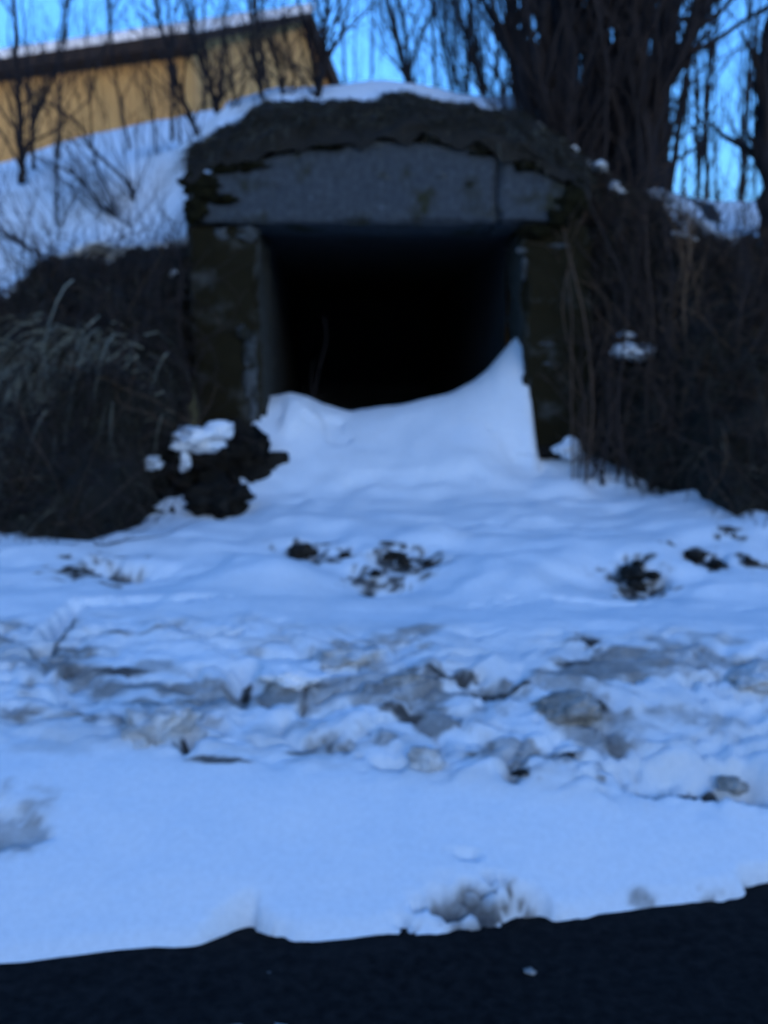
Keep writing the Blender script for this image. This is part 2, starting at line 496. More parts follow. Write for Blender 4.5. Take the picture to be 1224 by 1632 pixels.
    wd = 0.03 + 0.21 * np.exp(-((X - xa) / 0.15) ** 2) + 0.05 * np.exp(-((X - xb) / 0.12) ** 2)
    e2 = e + 0.15 * fbm(X * 8, Y * 10, Z * 14, 77, 5, 0.72) * sstep(0.03, 0.15, wd) + 0.012 * fbm(X * 18, Y * 18, Z * 18, 79, 3)
    D = np.maximum(D, 0.66 * (1 - sstep(0.2, 1.0, e2 / wd)) * (1 - sstep(0.75, 1.25, e / wd)))
    D = np.maximum(D, 0.85 * (1 - sstep(0.0, 0.03, e)))
    Z = Z - 0.05 * (1 - sstep(0.0, 1.0, e2 / wd)) * sstep(0.05, 0.12, wd) * lip
    D = np.clip(D, 0, 1)
    o = mesh_obj('snow_ground', np.stack([X.ravel(), Y.ravel(), Z.ravel()], 1), grid_faces(*X.shape), M_GROUND, attrs={'dirt': D})
    tag(o, 'snow bank sloping from the road up into the tunnel mouth, dirty and broken across the middle', 'snow', kind='structure')
build_snow_ground()

def build_road():
    xs = np.concatenate([np.linspace(-160, -4, 30), np.linspace(-3.8, 3.8, 160), np.linspace(4, 160, 30)])
    ys = np.concatenate([np.linspace(-9, 0, 12), np.linspace(0.3, 2.0, 12), np.arange(2.05, 3.6, 0.03), np.linspace(3.7, 6, 6)])
    X, Y = np.meshgrid(xs, ys)
    Z = 0.006 * fbm(X * 6, Y * 6, 0, 3, 3) + 0.012 * fbm(X * 1.3, Y * 1.3, 0, 8, 2)
    Z = np.where(Y > 3.4, -0.12, Z)
    tag(mesh_obj('road', np.stack([X.ravel(), Y.ravel(), Z.ravel()], 1), grid_faces(*X.shape), M_ASPHALT),
        'dark wet road along the foot of the snow', 'road', kind='structure')
    # unseen rise added behind the viewer for its shadow; it keeps the low sun off the bank
    ys = np.linspace(-110, -9, 50)
    xs = np.linspace(-190, 160, 120)
    X, Y = np.meshgrid(xs, ys)
    t = sstep(-20.0, -60, Y)
    t = t * (1 - 0.8 * sstep(28, 70, np.abs(X + 8)))
    Z = -0.2 + 12.4 * t + 0.25 * fbm(X * 0.1, Y * 0.1, 0, 9, 3) * t
    tag(mesh_obj('shade_hill', np.stack([X.ravel(), Y.ravel(), Z.ravel()], 1), grid_faces(*X.shape), M_GROUND, attrs={'dirt': np.clip(0.55 + 0.8 * fbm(X * 0.2, Y * 0.2, 0, 4, 4), 0, 1)}),
        'unseen dark rise added across the road to keep the low sun off the bank', 'shade_hill', kind='structure')
build_road()

# ------------------------------------------------------------------ banks and the ground above them
PY = 6.40                                   # plane of the portal front
XL, XR = P(297, 500, PY)[0], P(938, 500, PY)[0]
def curve(px_list, Y):
    a = np.array([P(px, py, Y) for px, py in px_list])
    return a
CREST_L = curve([(-800, 470), (0, 478), (38, 455), (75, 425), (118, 402), (150, 396), (190, 406), (240, 398), (297, 386)], 7.0)
CREST_M = curve([(297, 246), (312, 238), (350, 226), (385, 206), (402, 190), (425, 172), (470, 168), (540, 172), (585, 173), (625, 158), (650, 158), (690, 174), (745, 176), (790, 184), (835, 197), (870, 215), (905, 245), (938, 262)], 7.05)
CREST_R = curve([(938, 262), (960, 285), (1000, 305), (1045, 322), (1066, 345), (1072, 372), (1100, 352), (1125, 362), (1150, 380), (1224, 384), (2000, 384)], 7.2)
ARCH_PX = [(300, 292), (340, 275), (380, 262), (410, 252), (480, 236), (550, 226), (620, 222), (690, 226), (740, 234), (800, 248), (850, 268), (890, 288), (935, 318)]
ARCH = curve(ARCH_PX, PY)
def toe_pts(lst):
    return np.array([ray_ground(px, py) for px, py in lst])
TOE_L = toe_pts([(0, 868), (60, 872), (105, 876), (150, 866), (195, 842), (240, 832), (290, 836), (330, 848), (372, 842)])
TOE_R = toe_pts([(905, 745), (935, 755), (1000, 766), (1080, 772), (1120, 792), (1170, 826), (1224, 820)])
def y_toe_left(x):
    y = np.interp(x, TOE_L[:, 0], TOE_L[:, 1])
    return y
def y_toe_right(x):
    return np.interp(x, TOE_R[:, 0], TOE_R[:, 1])
ROW_X = np.array([-60, -30, -9, -6.3, -4.5, -2.7, -1.6, -1.2, -0.8, 0, 1, 1.4, 2, 3, 6, 30, 60])
ROWS = {  # height of the ground behind the banks at some depths
    8.2:  [2.6, 2.7, 2.75, 2.78, 2.82, 2.95, 3.24, 3.58, 3.70, 3.71, 3.62, 3.36, 2.95, 2.75, 2.7, 2.6, 2.5],
    10.0: [3.0, 3.0, 3.05, 3.12, 3.32, 3.58, 3.70, 3.80, 3.85, 3.80, 3.6, 3.4, 3.25, 3.15, 3.1, 3.0, 3.0],
    12.5: [3.2, 3.2, 3.25, 3.38, 3.70, 4.15, 4.35, 4.35, 4.20, 3.90, 3.6, 3.5, 3.3, 3.2, 3.2, 3.2, 3.2],
    17.0: [4.0, 4.1, 4.35, 4.72, 5.30, 5.72, 5.55, 5.40, 4.90, 4.40, 3.9, 3.8, 3.7, 3.5, 3.5, 3.5, 3.5],
    20.0: [4.1, 4.2, 4.5, 4.8, 5.4, 5.7, 5.6, 5.4, 5.0, 4.5, 4.0, 3.9, 3.8, 3.6, 3.6, 3.6, 3.6],
    32.0: [4.4, 4.6, 5.0, 5.2, 5.4, 5.4, 5.3, 5.2, 5.0, 4.5, 4.2, 4.1, 4.0, 4.0, 3.8, 3.8, 3.8],
    70.0: [4.5] * 17,
    300.0: [5.0] * 17,
}
def back_z(x, y, zc, yc):
    """ground height behind the crest (yc, zc)"""
    ks = sorted(ROWS)
    zs = [np.interp(x, ROW_X, ROWS[k]) for k in ks]
    yk = [yc] + ks; zk = [zc] + zs
    for i in range(len(yk) - 1):
        if y <= yk[i + 1]:
            t = (y - yk[i]) / max(1e-6, yk[i + 1] - yk[i])
            t = t * t * (3 - 2 * t) * 0.5 + t * 0.5
            return zk[i] + (zk[i + 1] - zk[i]) * t
    return zk[-1]
BACK_Y = np.concatenate([[0.015, 0.04, 0.08, 0.13, 0.2, 0.28, 0.38, 0.5, 0.65, 0.85, 1.1]])
FAR_Y = [8.6, 9.1, 9.6, 10.2, 11, 11.8, 12.5, 13.5, 14.5, 15.5, 16.3, 17, 18, 19, 20, 22, 25, 28, 32, 45, 70, 140, 300]

SURF = {}
def bank_sheet(name, xs, kind, label):
    nfront = 64
    V, D = [], []
    front = np.zeros((nfront, len(xs), 3))
    rows = nfront + len(BACK_Y) + len(FAR_Y)
    A = np.zeros((rows, len(xs), 3)); DI = np.zeros((rows, len(xs)))
    for j, x in enumerate(xs):
        if kind == 'left':
            zc = np.interp(x, CREST_L[:, 0], CREST_L[:, 2]); yc = 7.0
            yt = float(y_toe_left(x)) - 0.02
            near = float(sstep(XL - 0.13, XL, x))
            yt = yt + (6.46 - yt) * near * 0.75
            zt = float(g_smooth(np.array(x), np.array(yt))) - 0.22
        elif kind == 'right':
            zc = np.interp(x, CREST_R[:, 0], CREST_R[:, 2]); yc = 7.2
            yt = float(y_toe_right(x)) - 0.02
            near = float(1 - sstep(XR, XR + 0.3, x))
            yt = yt + (6.50 - yt) * near * 0.8
            zt = float(g_smooth(np.array(x), np.array(yt))) - 0.22
        else:
            zc = np.interp(x, CREST_M[:, 0], CREST_M[:, 2]); yc = 7.05
            yt = PY - 0.035
            zt = np.interp(x, ARCH[:, 0], ARCH[:, 2]) + 0.006
        for i in range(nfront):
            t = i / (nfront - 1)
            if kind == 'mid':
                y = yt + (yc - yt) * (0.15 * t + 0.85 * t ** 1.8); z = zt + (zc - zt) * (1 - (1 - t) ** 1.5)
            else:
                y = yt + (yc - yt) * t ** 1.15; z = zt + (zc - zt) * (0.55 * t + 0.45 * math.sin(t * math.pi / 2))
            A[i, j] = (x, y, z); DI[i, j] = 1
        k = nfront
        for dy in BACK_Y:
            A[k, j] = (x, yc + dy, back_z(x, yc + dy, zc, yc)); k += 1
        for y in FAR_Y:
            A[k, j] = (x, y, back_z(x, y, zc, yc)); k += 1
    X, Y, Z = A[..., 0], A[..., 1], A[..., 2]
    rowi = np.arange(rows)[:, None] + 0 * X
    # lumpy soil on the face, soft snow above
    fr = 1 - sstep(nfront - 3, nfront + 1, rowi)
    if kind == 'mid':
        amp = fr * sstep(0, 12, rowi)
        n = fbm(X * 4.5, Y * 4.5, Z * 4.5, 11, 5, 0.6)
        A[..., 1] += -0.05 * amp * n
        A[..., 2] += 0.035 * amp * fbm(X * 6, Y * 6, Z * 6, 14, 4, 0.6)
        A[..., 2] += 0.038 * fbm(X * 7, 0 * X, 0 * X, 15, 4, 0.6) * (1 - sstep(0, 10, rowi))
    else:
        n = fbm(X * 2.6, Y * 2.6, Z * 2.6, 11, 6, 0.6)
        A[..., 1] += -0.16 * fr * n * sstep(0, 8, rowi) - 0.05 * fr * fbm(X * 9, Y * 9, Z * 9, 17, 3)
        A[..., 2] += 0.08 * fr * fbm(X * 5, Y * 5, Z * 5, 19, 4, 0.6)
    bk = sstep(nfront + 2, nfront + 10, rowi)
    A[..., 2] += bk * (0.03 * fbm(X * 1.4, Y * 1.4, 0, 23, 3) + 0.06 * fbm(X * 0.35, Y * 0.35, 0, 29, 3) * sstep(8, 12, Y))
    # snow margin: bulges a few centimetres over the soil
    sn = 1 - sstep(nfront - 5, nfront - 1, rowi + 3.0 * fbm(X * 8, Y * 8, Z * 8, 37, 3))
    DI = sn
    A[..., 2] += 0.035 * (1 - sn) * (1 - bk)
    # thawed dark patches where leaves and twigs show, mostly to the right
    patch = sstep(0.30, 0.55, fbm(X * 3.1, Y * 3.1, 0, 43, 3)) * (1 - sstep(8.5, 10, Y))
    if kind == 'left': patch = patch * 0.25
    if kind == 'mid': patch = np.maximum(patch * 0.2, sstep(0.75, 1.1, X) * (0.85 - 0.7 * sstep(0.2, 0.5, fbm(X * 5, Y * 5, 0, 47, 3))) * (1 - sstep(9, 11, Y)))
    if kind == 'right': patch = np.maximum(patch, (1 - sstep(1.9, 2.3, X)) * (0.92 - 0.8 * sstep(0.25, 0.5, fbm(X * 5, Y * 5, 0, 47, 3))) * (1 - sstep(8, 10, Y)))
    DI = np.maximum(DI, patch)
    if kind == 'right':
        DI = np.maximum(DI, 0.30 * sstep(8.5, 10, Y) * (1 - sstep(30, 40, Y)) * sstep(-0.2, 0.4, fbm(X * 0.8, Y * 0.8, 0, 49, 4)))
    SURF[name] = (A[:nfront].copy(), DI[:nfront].copy())
    o = mesh_obj(name, A.reshape(-1, 3), grid_faces(rows, len(xs)), M_GROUND, attrs={'dirt': DI})
    tag(o, label, 'bank', kind='structure')
xl = np.concatenate([np.linspace(-90, -8, 16), np.linspace(-7.5, -3.2, 60), np.arange(-3.15, XL - 0.01, 0.022), [XL + 0.02]])
xm = np.concatenate([np.arange(XL + 0.02, XR - 0.02, 0.022), [XR - 0.01]])
xr_ = np.concatenate([np.arange(XR - 0.01, 3.2, 0.022), np.linspace(3.3, 7.5, 60), np.linspace(8, 90, 16)])
bank_sheet('earth_bank', xl, 'left', 'dark overgrown earth bank left of the tunnel with snow lying on top')
bank_sheet('earth_mound', xm, 'mid', 'dark soil and turf over the tunnel arch under a thin snow cap')
bank_sheet('hillside', xr_, 'right', 'dark overgrown bank right of the tunnel with patchy snow on top')

# ------------------------------------------------------------------ the concrete tunnel mouth
def rough_box(name, x0, x1, y0, y1, z0, z1, m, parent, res=0.035, amp=0.008, seed=0, top=None, bottom=None, lean=None, chip=0.0, off=(0, 0, 0)):
    """box of small faces with worn edges and an uneven surface"""
    nx, ny, nz = [max(2, int(round((b - a) / res))) for a, b in ((x0, x1), (y0, y1), (z0, z1))]
    idx, V, Fc = {}, [], []
    def vid(i, j, k):
        key = (i, j, k)
        if key not in idx:
            idx[key] = len(V); V.append((i / nx, j / ny, k / nz))
        return idx[key]
    for i in range(nx):
        for k in range(nz):
            Fc.append((vid(i, 0, k), vid(i + 1, 0, k), vid(i + 1, 0, k + 1), vid(i, 0, k + 1)))
            Fc.append((vid(i, ny, k + 1), vid(i + 1, ny, k + 1), vid(i + 1, ny, k), vid(i, ny, k)))
    for j in range(ny):
        for k in range(nz):
            Fc.append((vid(0, j, k + 1), vid(0, j + 1, k + 1), vid(0, j + 1, k), vid(0, j, k)))
            Fc.append((vid(nx, j, k), vid(nx, j + 1, k), vid(nx, j + 1, k + 1), vid(nx, j, k + 1)))
    for i in range(nx):
        for j in range(ny):
            Fc.append((vid(i, j, 0), vid(i, j + 1, 0), vid(i + 1, j + 1, 0), vid(i + 1, j, 0)))
            Fc.append((vid(i, j, nz), vid(i + 1, j, nz), vid(i + 1, j + 1, nz), vid(i, j + 1, nz)))
    U = np.array(V)
    X = x0 + (x1 - x0) * U[:, 0]; Y = y0 + (y1 - y0) * U[:, 1]
    zb = z0 if bottom is None else bottom(X); zt = z1 if top is None else top(X)
    Z = zb + (zt - zb) * U[:, 2]
    C = np.stack([X, Y, Z], 1)
    if lean is not None: C[:, 0] += lean(Z)
    nrm = np.zeros_like(C)
    for a in range(3):
        nrm[:, a] = (U[:, a] >= 1).astype(float) - (U[:, a] <= 0)
    cnt = np.abs(nrm).sum(1)
    ln = np.maximum(np.linalg.norm(nrm, axis=1), 1e-6)[:, None]
    nrm = nrm / ln
    h = amp * fbm(X * 7, Y * 7, Z * 7, seed, 4, 0.6)
    wear = np.where(cnt >= 2, -0.012 - chip * np.maximum(0, fbm(X * 5, Y * 5, Z * 5, seed + 5, 3)), 0)
    C = C + nrm * (h + wear)[:, None]
    return mesh_obj(name, C, Fc, m, parent)

portal = empty('tunnel_entrance', P(612, 700, PY))
tag(portal, 'old mossy concrete tunnel mouth with shallow arched lintel set in the snowy bank', 'tunnel entrance')
OXL, OXR = P(410, 500, PY)[0], P(826, 500, PY)[0]
ZLB = P(612, 356, PY)[2]
def arch_top(x): return np.interp(x, ARCH[:, 0], ARCH[:, 2])
XJ = P(792, 300, PY)[0]
def lin_bot_l(x): return np.where(x < OXL - 0.03, ZLB - 0.10, ZLB)
rough_box('lintel', XL + 0.02, XJ - 0.004, PY, PY + 0.55, ZLB, ZLB + 0.5, M_LINTEL, portal, 0.028, 0.007, 2, arch_top, None, None, 0.03)
rough_box('lintel', XJ + 0.004, XR - 0.05, PY + 0.004, PY + 0.55, ZLB, ZLB + 0.5, M_LINTEL, portal, 0.028, 0.007, 7, arch_top, None, None, 0.05)
zg = 0.35
rough_box('pillar', XL, OXL, PY + 0.02, PY + 0.75, zg, ZLB - 0.004, M_PILLAR, portal, 0.032, 0.018, 12, None, None, lambda z: (ZLB - z) * 0.035, 0.06)
rough_box('pillar', OXR, XR, PY + 0.025, PY + 0.75, zg, ZLB - 0.004, M_PILLAR, portal, 0.032, 0.018, 19, None, None, lambda z: (ZLB - z) * 0.055, 0.06)
# lining: the passage runs back into the hill and bends a little to the left
TY0, TY1 = PY + 0.72, PY + 6.2
def lining(name, a, b, seed):
    """a, b: two edge lines (front, back) of a wall sheet"""
    n, m_ = 60, 20
    S, T = np.meshgrid(np.linspace(0, 1, m_), np.linspace(0, 1, n))
    a0, a1, b0, b1 = [np.array(q, float) for q in (*a, *b)]
    C = (a0 + (a1 - a0) * T[..., None]) * (1 - S[..., None]) + (b0 + (b1 - b0) * T[..., None]) * S[..., None]
    C = C + 0.012 * fbm(C[..., 0] * 5, C[..., 1] * 5, C[..., 2] * 5, seed, 3)[..., None]
    return mesh_obj(name, C.reshape(-1, 3), grid_faces(n, m_), M_LINING, portal)
zc_ = ZLB + 0.015
sh = -0.25
lining('side_wall', ((OXL + 0.02, TY0, 0.3), (OXL + sh, TY1, 0.3)), ((OXL, TY0, zc_), (OXL + sh, TY1, zc_)), 3)
lining('side_wall', ((OXR + 0.02, TY0, 0.3), (OXR + sh, TY1, 0.3)), ((OXR, TY0, zc_), (OXR + sh, TY1, zc_)), 4)
lining('ceiling', ((OXL - 0.1, PY + 0.5, zc_), (OXL + sh - 0.1, TY1, zc_)), ((OXR + 0.1, PY + 0.5, zc_), (OXR + sh + 0.1, TY1, zc_)), 5)
lining('floor', ((OXL - 0.1, TY0, 0.82), (OXL + sh - 0.1, TY1, 0.7)), ((OXR + 0.1, TY0, 0.82), (OXR + sh + 0.1, TY1, 0.7)), 6)
lining('end_wall', ((OXL - 0.6, TY1, 0.2), (OXL - 0.6, TY1, 3.0)), ((OXR + 0.4, TY1, 0.2), (OXR + 0.4, TY1, 3.0)), 7)
# bare, spalled concrete: strips along the inner edges and small scars
def lump_mesh(center, size, seed, planes=0, rough=0.25, sub=3, flat_bottom=None, freq=1.6):
    bm = bmesh.new()
    bmesh.ops.create_icosphere(bm, subdivisions=sub, radius=1.0)
    v = np.array([q.co[:] for q in bm.verts]); f = [[q.index for q in fc.verts] for fc in bm.faces]
    bm.free()
    rs = np.random.RandomState(seed)
    for _ in range(planes):
        n = rs.normal(size=3); n /= np.linalg.norm(n)
        d = rs.uniform(0.45, 0.8)
        k = v @ n - d
        v = v - np.maximum(k, 0)[:, None] * n
    o = seed * 7.7
    v = v * (1 + rough * fbm(v[:, 0] * freq + o, v[:, 1] * freq, v[:, 2] * freq, seed % 97, 4, 0.55))[:, None]
    a = rs.uniform(0, 6.28) if planes else 0
    ca, sa = math.cos(a), math.sin(a)
    v = np.stack([v[:, 0] * ca - v[:, 1] * sa, v[:, 0] * sa + v[:, 1] * ca, v[:, 2]], 1)
    v = v * np.array(size)
    return v + np.array(center), f
def scar(px, py, rx, rz, seed, Y=PY):
    q = P(px, py, Y)
    v, f = lump_mesh(q + np.array([0, 0.006, 0]), (rx, 0.016, rz), seed, 0, 0.6, 3, None, 2.5)
    mesh_obj('bare_patch', v, f, M_PALE, portal)
for k, (px, py, rx, rz) in enumerate([(612, 283, 0.05, 0.025), (705, 282, 0.04, 0.02), (748, 292, 0.03, 0.018), (598, 232, 0.06, 0.012)]):
    scar(px, py, rx, rz, 30 + k)
for k, (px, py, rx, rz) in enumerate([(400, 585, 0.045, 0.20), (386, 530, 0.03, 0.05), (404, 665, 0.02, 0.12), (394, 372, 0.06, 0.04), (352, 374, 0.04, 0.03)]):
    scar(px, py, rx, rz, 50 + k, PY + 0.02)
for k, (px, py, rx, rz) in enumerate([(833, 400, 0.035, 0.02), (836, 425, 0.022, 0.06), (885, 392, 0.09, 0.014), (872, 548, 0.05, 0.012), (878, 580, 0.05, 0.012)]):
    scar(px, py, rx, rz, 70 + k, PY + 0.02)
# cushions of moss on the lintel's left shoulder and pillar
def moss(px, py, rx, rz, seed, ry=0.035, Y=PY):
    q = P(px, py, Y)
    v, f = lump_mesh(q, (rx, ry, rz), seed, 0, 0.5, 4, None, 2.4)
    mesh_obj('moss_cushion', v, f, M_MOSS, portal)
for k, a in enumerate([(352, 318, 0.09, 0.03), (398, 264, 0.12, 0.022), (845, 266, 0.10, 0.022), (770, 244, 0.08, 0.014), (520, 236, 0.09, 0.014), (322, 296, 0.11, 0.07), (362, 268, 0.13, 0.035), (312, 335, 0.06, 0.08), 
                       (895, 348, 0.09, 0.05), (918, 320, 0.08, 0.10), (855, 370, 0.10, 0.035)]):
    moss(*a, 110 + k)

# ------------------------------------------------------------------ soil heaps in front of the pillar, clods, snow lumps
def lump(name, label, cat, px, py, size, m, seed, planes=0, rough=0.3, Y=None, sink=0.3, group=None, sub=4, freq=1.6):
    q = ray_ground(px, py) if Y is None else P(px, py, Y)
    c = q + np.array([0, 0, size[2] * (1 - 2 * sink) * 0.5 if Y is None else 0])
    v, f = lump_mesh(c, size, seed, planes, rough, sub, None, freq)
    if size[0] > 0.1: v = v + 0.075 * min(size) * 3 * np.stack([fbm(v[:, 0] * 15, v[:, 1] * 15, v[:, 2] * 15, k_, 4, 0.6) for k_ in (3, 5, 7)], 1) * (0.9 if m is M_SOIL else 0.3)
    o = mesh_obj(name, v, f, m, offset=tuple(c), smooth=True)
    tag(o, label, cat, group)
    return o
lump('soil_heap', 'broad black soil heap spilling out from the left bank under the widest snow patch', 'soil heap', 268, 806, (0.50, 0.31, 0.34), M_SOIL, 3, 0, 0.38, Y=6.02, sub=5, freq=2.2)
lump('soil_heap', 'black soil heap slumped against the foot of the left pillar', 'soil heap', 392, 742, (0.19, 0.18, 0.19), M_SOIL, 5, 0, 0.45, sink=0.35)
lump('soil_heap', 'low black soil lump with ragged edge beside the snow patch at the left bank foot', 'soil heap', 352, 812, (0.17, 0.14, 0.12), M_SOIL, 8, 0, 0.5, sink=0.3)
lump('soil_heap', 'small black soil lump poking out at the foot of the right pillar', 'soil heap', 868, 728, (0.08, 0.08, 0.06), M_SOIL, 15, 0, 0.4, sink=0.3)

M_CLOD = m_simple('wet brown clod', (0.012, 0.010, 0.008), (0.045, 0.038, 0.030), 30, 0.95, 0.6, 0.01, spec=0.1)
CL = [  # dark clods on the snow
 (483, 879, 0.055, 'single round black clod on smooth snow below the tunnel mouth'),
 (110, 914, 0.040, 'black clod at the end of a hollow near the left bank'),
 (128, 912, 0.024, 'tiny dark clod right beside the clod near the left bank'),
 (1008, 912, 0.050, 'largest dark clod of the cluster on the snow right of centre'),
 (1014, 935, 0.036, 'lower dark clod under the largest one right of centre'),
 (1040, 917, 0.030, 'small dark clod just right of the big cluster clod'),
 (1018, 898, 0.026, 'small dark clod on top of the cluster right of centre'),
 (1109, 884, 0.036, 'dark clod closest to the soil tip at the right bank'),
 (1141, 899, 0.036, 'flat dark clod in the middle of the row at the right'),
 (1192, 896, 0.026, 'last dark clod of the row by the right edge'),
 (1164, 854, 0.022, 'speck of dark soil just under the right bank'),
 (630, 884, 0.034, 'dark leaf clump in the middle of the litter below the tunnel'),
 (643, 896, 0.024, 'small dark leaf clump under the middle litter clump'),
 (682, 897, 0.024, 'right hand leaf clump of the litter below the tunnel'),
 (655, 905, 0.016, 'crumb of dark litter between two leaf clumps'),
 (598, 914, 0.030, 'flat dark leaf clump at the lower left of the litter'),
 (548, 884, 0.020, 'faint dark crumb between the round clod and the litter'),
 (943, 1027, 0.018, 'lone dark crumb on the snow above the dirty band'),
 (906, 1204, 0.018, 'lone dark pebble below the gritty ice lump'),
 (830, 1232, 0.018, 'dark wet clod in the crack under the ice shard'),
]
for k, (px, py, r, lab) in enumerate(CL):
    rs = random.Random(200 + k)
    lump('soil_clod', lab, 'clod', px, py, (r * rs.uniform(1.0, 1.6), r * rs.uniform(1.0, 1.7), r * rs.uniform(0.4, 0.7)), M_CLOD, 210 + k, 2, 0.7, sink=0.5, sub=3, group='dark clods on the snow', freq=2.0)

SP = [  # snow left on the banks: pixel, depth, size
 (318, 700, 5.88, (0.15, 0.16, 0.07), 'widest snow patch on the left bank beside the pillar foot'),
 (350, 686, 5.95, (0.07, 0.08, 0.05), 'small snow lump on the right end of the widest left bank patch'),
 (296, 735, 5.80, (0.03, 0.04, 0.06), 'thin snow streak hanging below the widest left bank patch'),
 (232, 738, 5.76, (0.075, 0.07, 0.04), 'curved snow patch left of the widest one on the left bank'),
 (187, 584, 6.25, (0.035, 0.05, 0.05), 'isolated snow blob in the dead grass of the left bank'),
 (279, 440, 6.72, (0.036, 0.05, 0.036), 'snow blob beside the top of the left pillar'),
 (160, 704, 5.95, (0.03, 0.04, 0.022), 'faint snow speck low in the dead grass at left'),
 (10, 590, 6.28, (0.10, 0.10, 0.05), 'snow patch at the left edge above the pale grass'),
 (1010, 560, 6.34, (0.115, 0.09, 0.05), 'snow patch in the brush right of the tunnel'),
 (1036, 558, 6.34, (0.03, 0.05, 0.025), 'snow crumb at the right end of the brush snow patch'),
 (1000, 535, 6.42, (0.05, 0.05, 0.02), 'sloping snow sliver above the brush snow patch'),
 (1078, 381, 6.95, (0.10, 0.14, 0.035), 'flat snow shelf near the top of the right bank'),
 (1153, 764, 5.74, (0.035, 0.04, 0.028), 'snow speck low on the right bank'),
 (908, 716, 6.28, (0.075, 0.07, 0.06), 'snow knob between the soil lump and the right bank'),
 (985, 308, 7.10, (0.05, 0.08, 0.035), 'snow lump at the foot of the big bare trees'),
 (955, 265, 7.05, (0.045, 0.08, 0.03), 'snow lump left of the big tree foot on the mound'),
 (913, 241, 7.00, (0.03, 0.06, 0.025), 'upper snow speck on the mound near the trees'),
 (978, 297, 7.05, (0.03, 0.05, 0.03), 'little snow lump above the lump at the tree foot'),
]
for k, (px, py, Y, s, lab) in enumerate(SP):
    lump('snow_patch', lab, 'snow patch', px, py, (s[0], s[1], s[2]), M_SNOW, 300 + k, 0, 0.42, Y=Y - 0.03, group='snow patches left on the banks', freq=1.8)

CH = [  # broken blocks of the ploughed band
 (258, 1165, (0.14, 0.13, 0.13), M_DIRTYSNOW, 'grey snow block with a steep right face in the dirty band'),
 (462, 1085, (0.16, 0.14, 0.085), M_SNOW, 'white snow slab left of the grit patch with a dark crack along its left side'),
 (905, 1128, (0.15, 0.12, 0.085), M_GREYICE, 'round gritty brown ice lump right of centre'),
 (640, 1090, (0.12, 0.08, 0.05), M_GREYICE, 'flat gritty brown ice lump in the middle of the band'),
 (672, 1215, (0.07, 0.06, 0.085), M_DIRTYSNOW, 'small pointed ice shard near the middle'),
 (560, 1050, (0.15, 0.12, 0.06), M_DIRTYSNOW, 'dirty slab upslope of the flat gritty lump'),
 (1190, 1085, (0.12, 0.10, 0.07), M_DIRTYSNOW, 'greyish block at the right edge of the band'),
 (1165, 1252, (0.07, 0.05, 0.035), M_GREYICE, 'dark gritty lump in the long crack at the right'),
]
for k, (px, py, s, m, lab) in enumerate(CH):
    lump('snow_block', lab, 'snow block', px, py, (s[0] * 0.85, s[1] * 0.8, s[2] * 0.7), m, 400 + k, 5, 0.30, sink=0.43, group='broken blocks of ploughed snow', freq=2.6)
for k, (px, py, s, lab) in enumerate([(437, 1556, (0.022, 0.02, 0.008), 'small snow scrap lying on the road left of centre'), (845, 1549, (0.014, 0.014, 0.008), 'tiny snow scrap lying on the road right of centre'),
                                      (380, 1640, (0.10, 0.03, 0.010), 'thin strip of slush on the road at the bottom edge')]):
    q = on_plane(px, py, 0.004)
    v, f = lump_mesh(q, s, 500 + k, 0, 0.5, 3, None, 2.2)
    tag(mesh_obj('snow_scrap', v, f, M_GREYICE, offset=tuple(q)), lab, 'snow scrap', 'scraps of snow on the road')

# ------------------------------------------------------------------ dead grass on the banks
def blades(name, items, label, parent=None):
    """items: (root, tip direction, length, width, sag, tone)"""
    V, Fc, T = [], [], []
    for (p, d, ln, w, sag, tone) in items:
        p = np.asarray(p, float); d = np.asarray(d, float); d = d / np.linalg.norm(d)
        side = np.cross(d, [0.3, 1, 0.1]); side /= (np.linalg.norm(side) + 1e-9)
        b = len(V); n = 4
        for i in range(n + 1):
            t = i / n
            c = p + d * ln * t + np.array([0, 0, -sag * ln * t * t])
            ww = w * (1 - 0.85 * t)
            V.append(tuple(c - side * ww)); V.append(tuple(c + side * ww)); T += [tone, tone]
        for i in range(n):
            a = b + 2 * i
            Fc.append((a, a + 1, a + 3, a + 2))
    return tag(mesh_obj(name, V, Fc, M_GRASS, attrs={'tone': T}), label, 'grass', kind='stuff')

def scatter(name, n, rs, xr, tone_f, len_r, wid, label, vmin=0, vmax=64, up=0.0, sag_r=(0.5, 1.3), out=0.5):
    A, DI = SURF[name]
    nr, nc = A.shape[:2]
    cols = [j for j in range(nc - 1) if xr[0] < A[0, j, 0] < xr[1]]
    it = []
    for _ in range(n):
        j = rs.choice(cols); i = int(rs.uniform(vmin, min(vmax, nr - 1)))
        if DI[i, j] < 0.5: continue
        p = A[i, j] + np.array([rs.uniform(-.012, .012), 0.01, 0])
        d = (rs.gauss(0, 0.75), -out + rs.gauss(0, 0.25), up + rs.gauss(0, 0.55))
        it.append((p, d, rs.uniform(*len_r), wid * rs.uniform(0.6, 1.5), rs.uniform(*sag_r), min(1, max(0, tone_f(p, rs)))))
    return blades('dead_grass', it, label)
def tone_left(p, rs):
    # a straw-coloured tuft grows out of the bank low at the left
    q = P(60, 690, 6.05)
    d = math.hypot((p[0] - q[0]) / 0.32, (p[2] - q[2]) / 0.40)
    return 0.22 + 0.5 * rs.random() ** 4 + 0.6 * max(0, 1 - d) * rs.random() ** 0.5
scatter('earth_bank', 12000, random.Random(1), (-3.2, XL), tone_left, (0.08, 0.32), 0.0028, 'tangled dead grass hanging over the left bank, palest at the left edge')
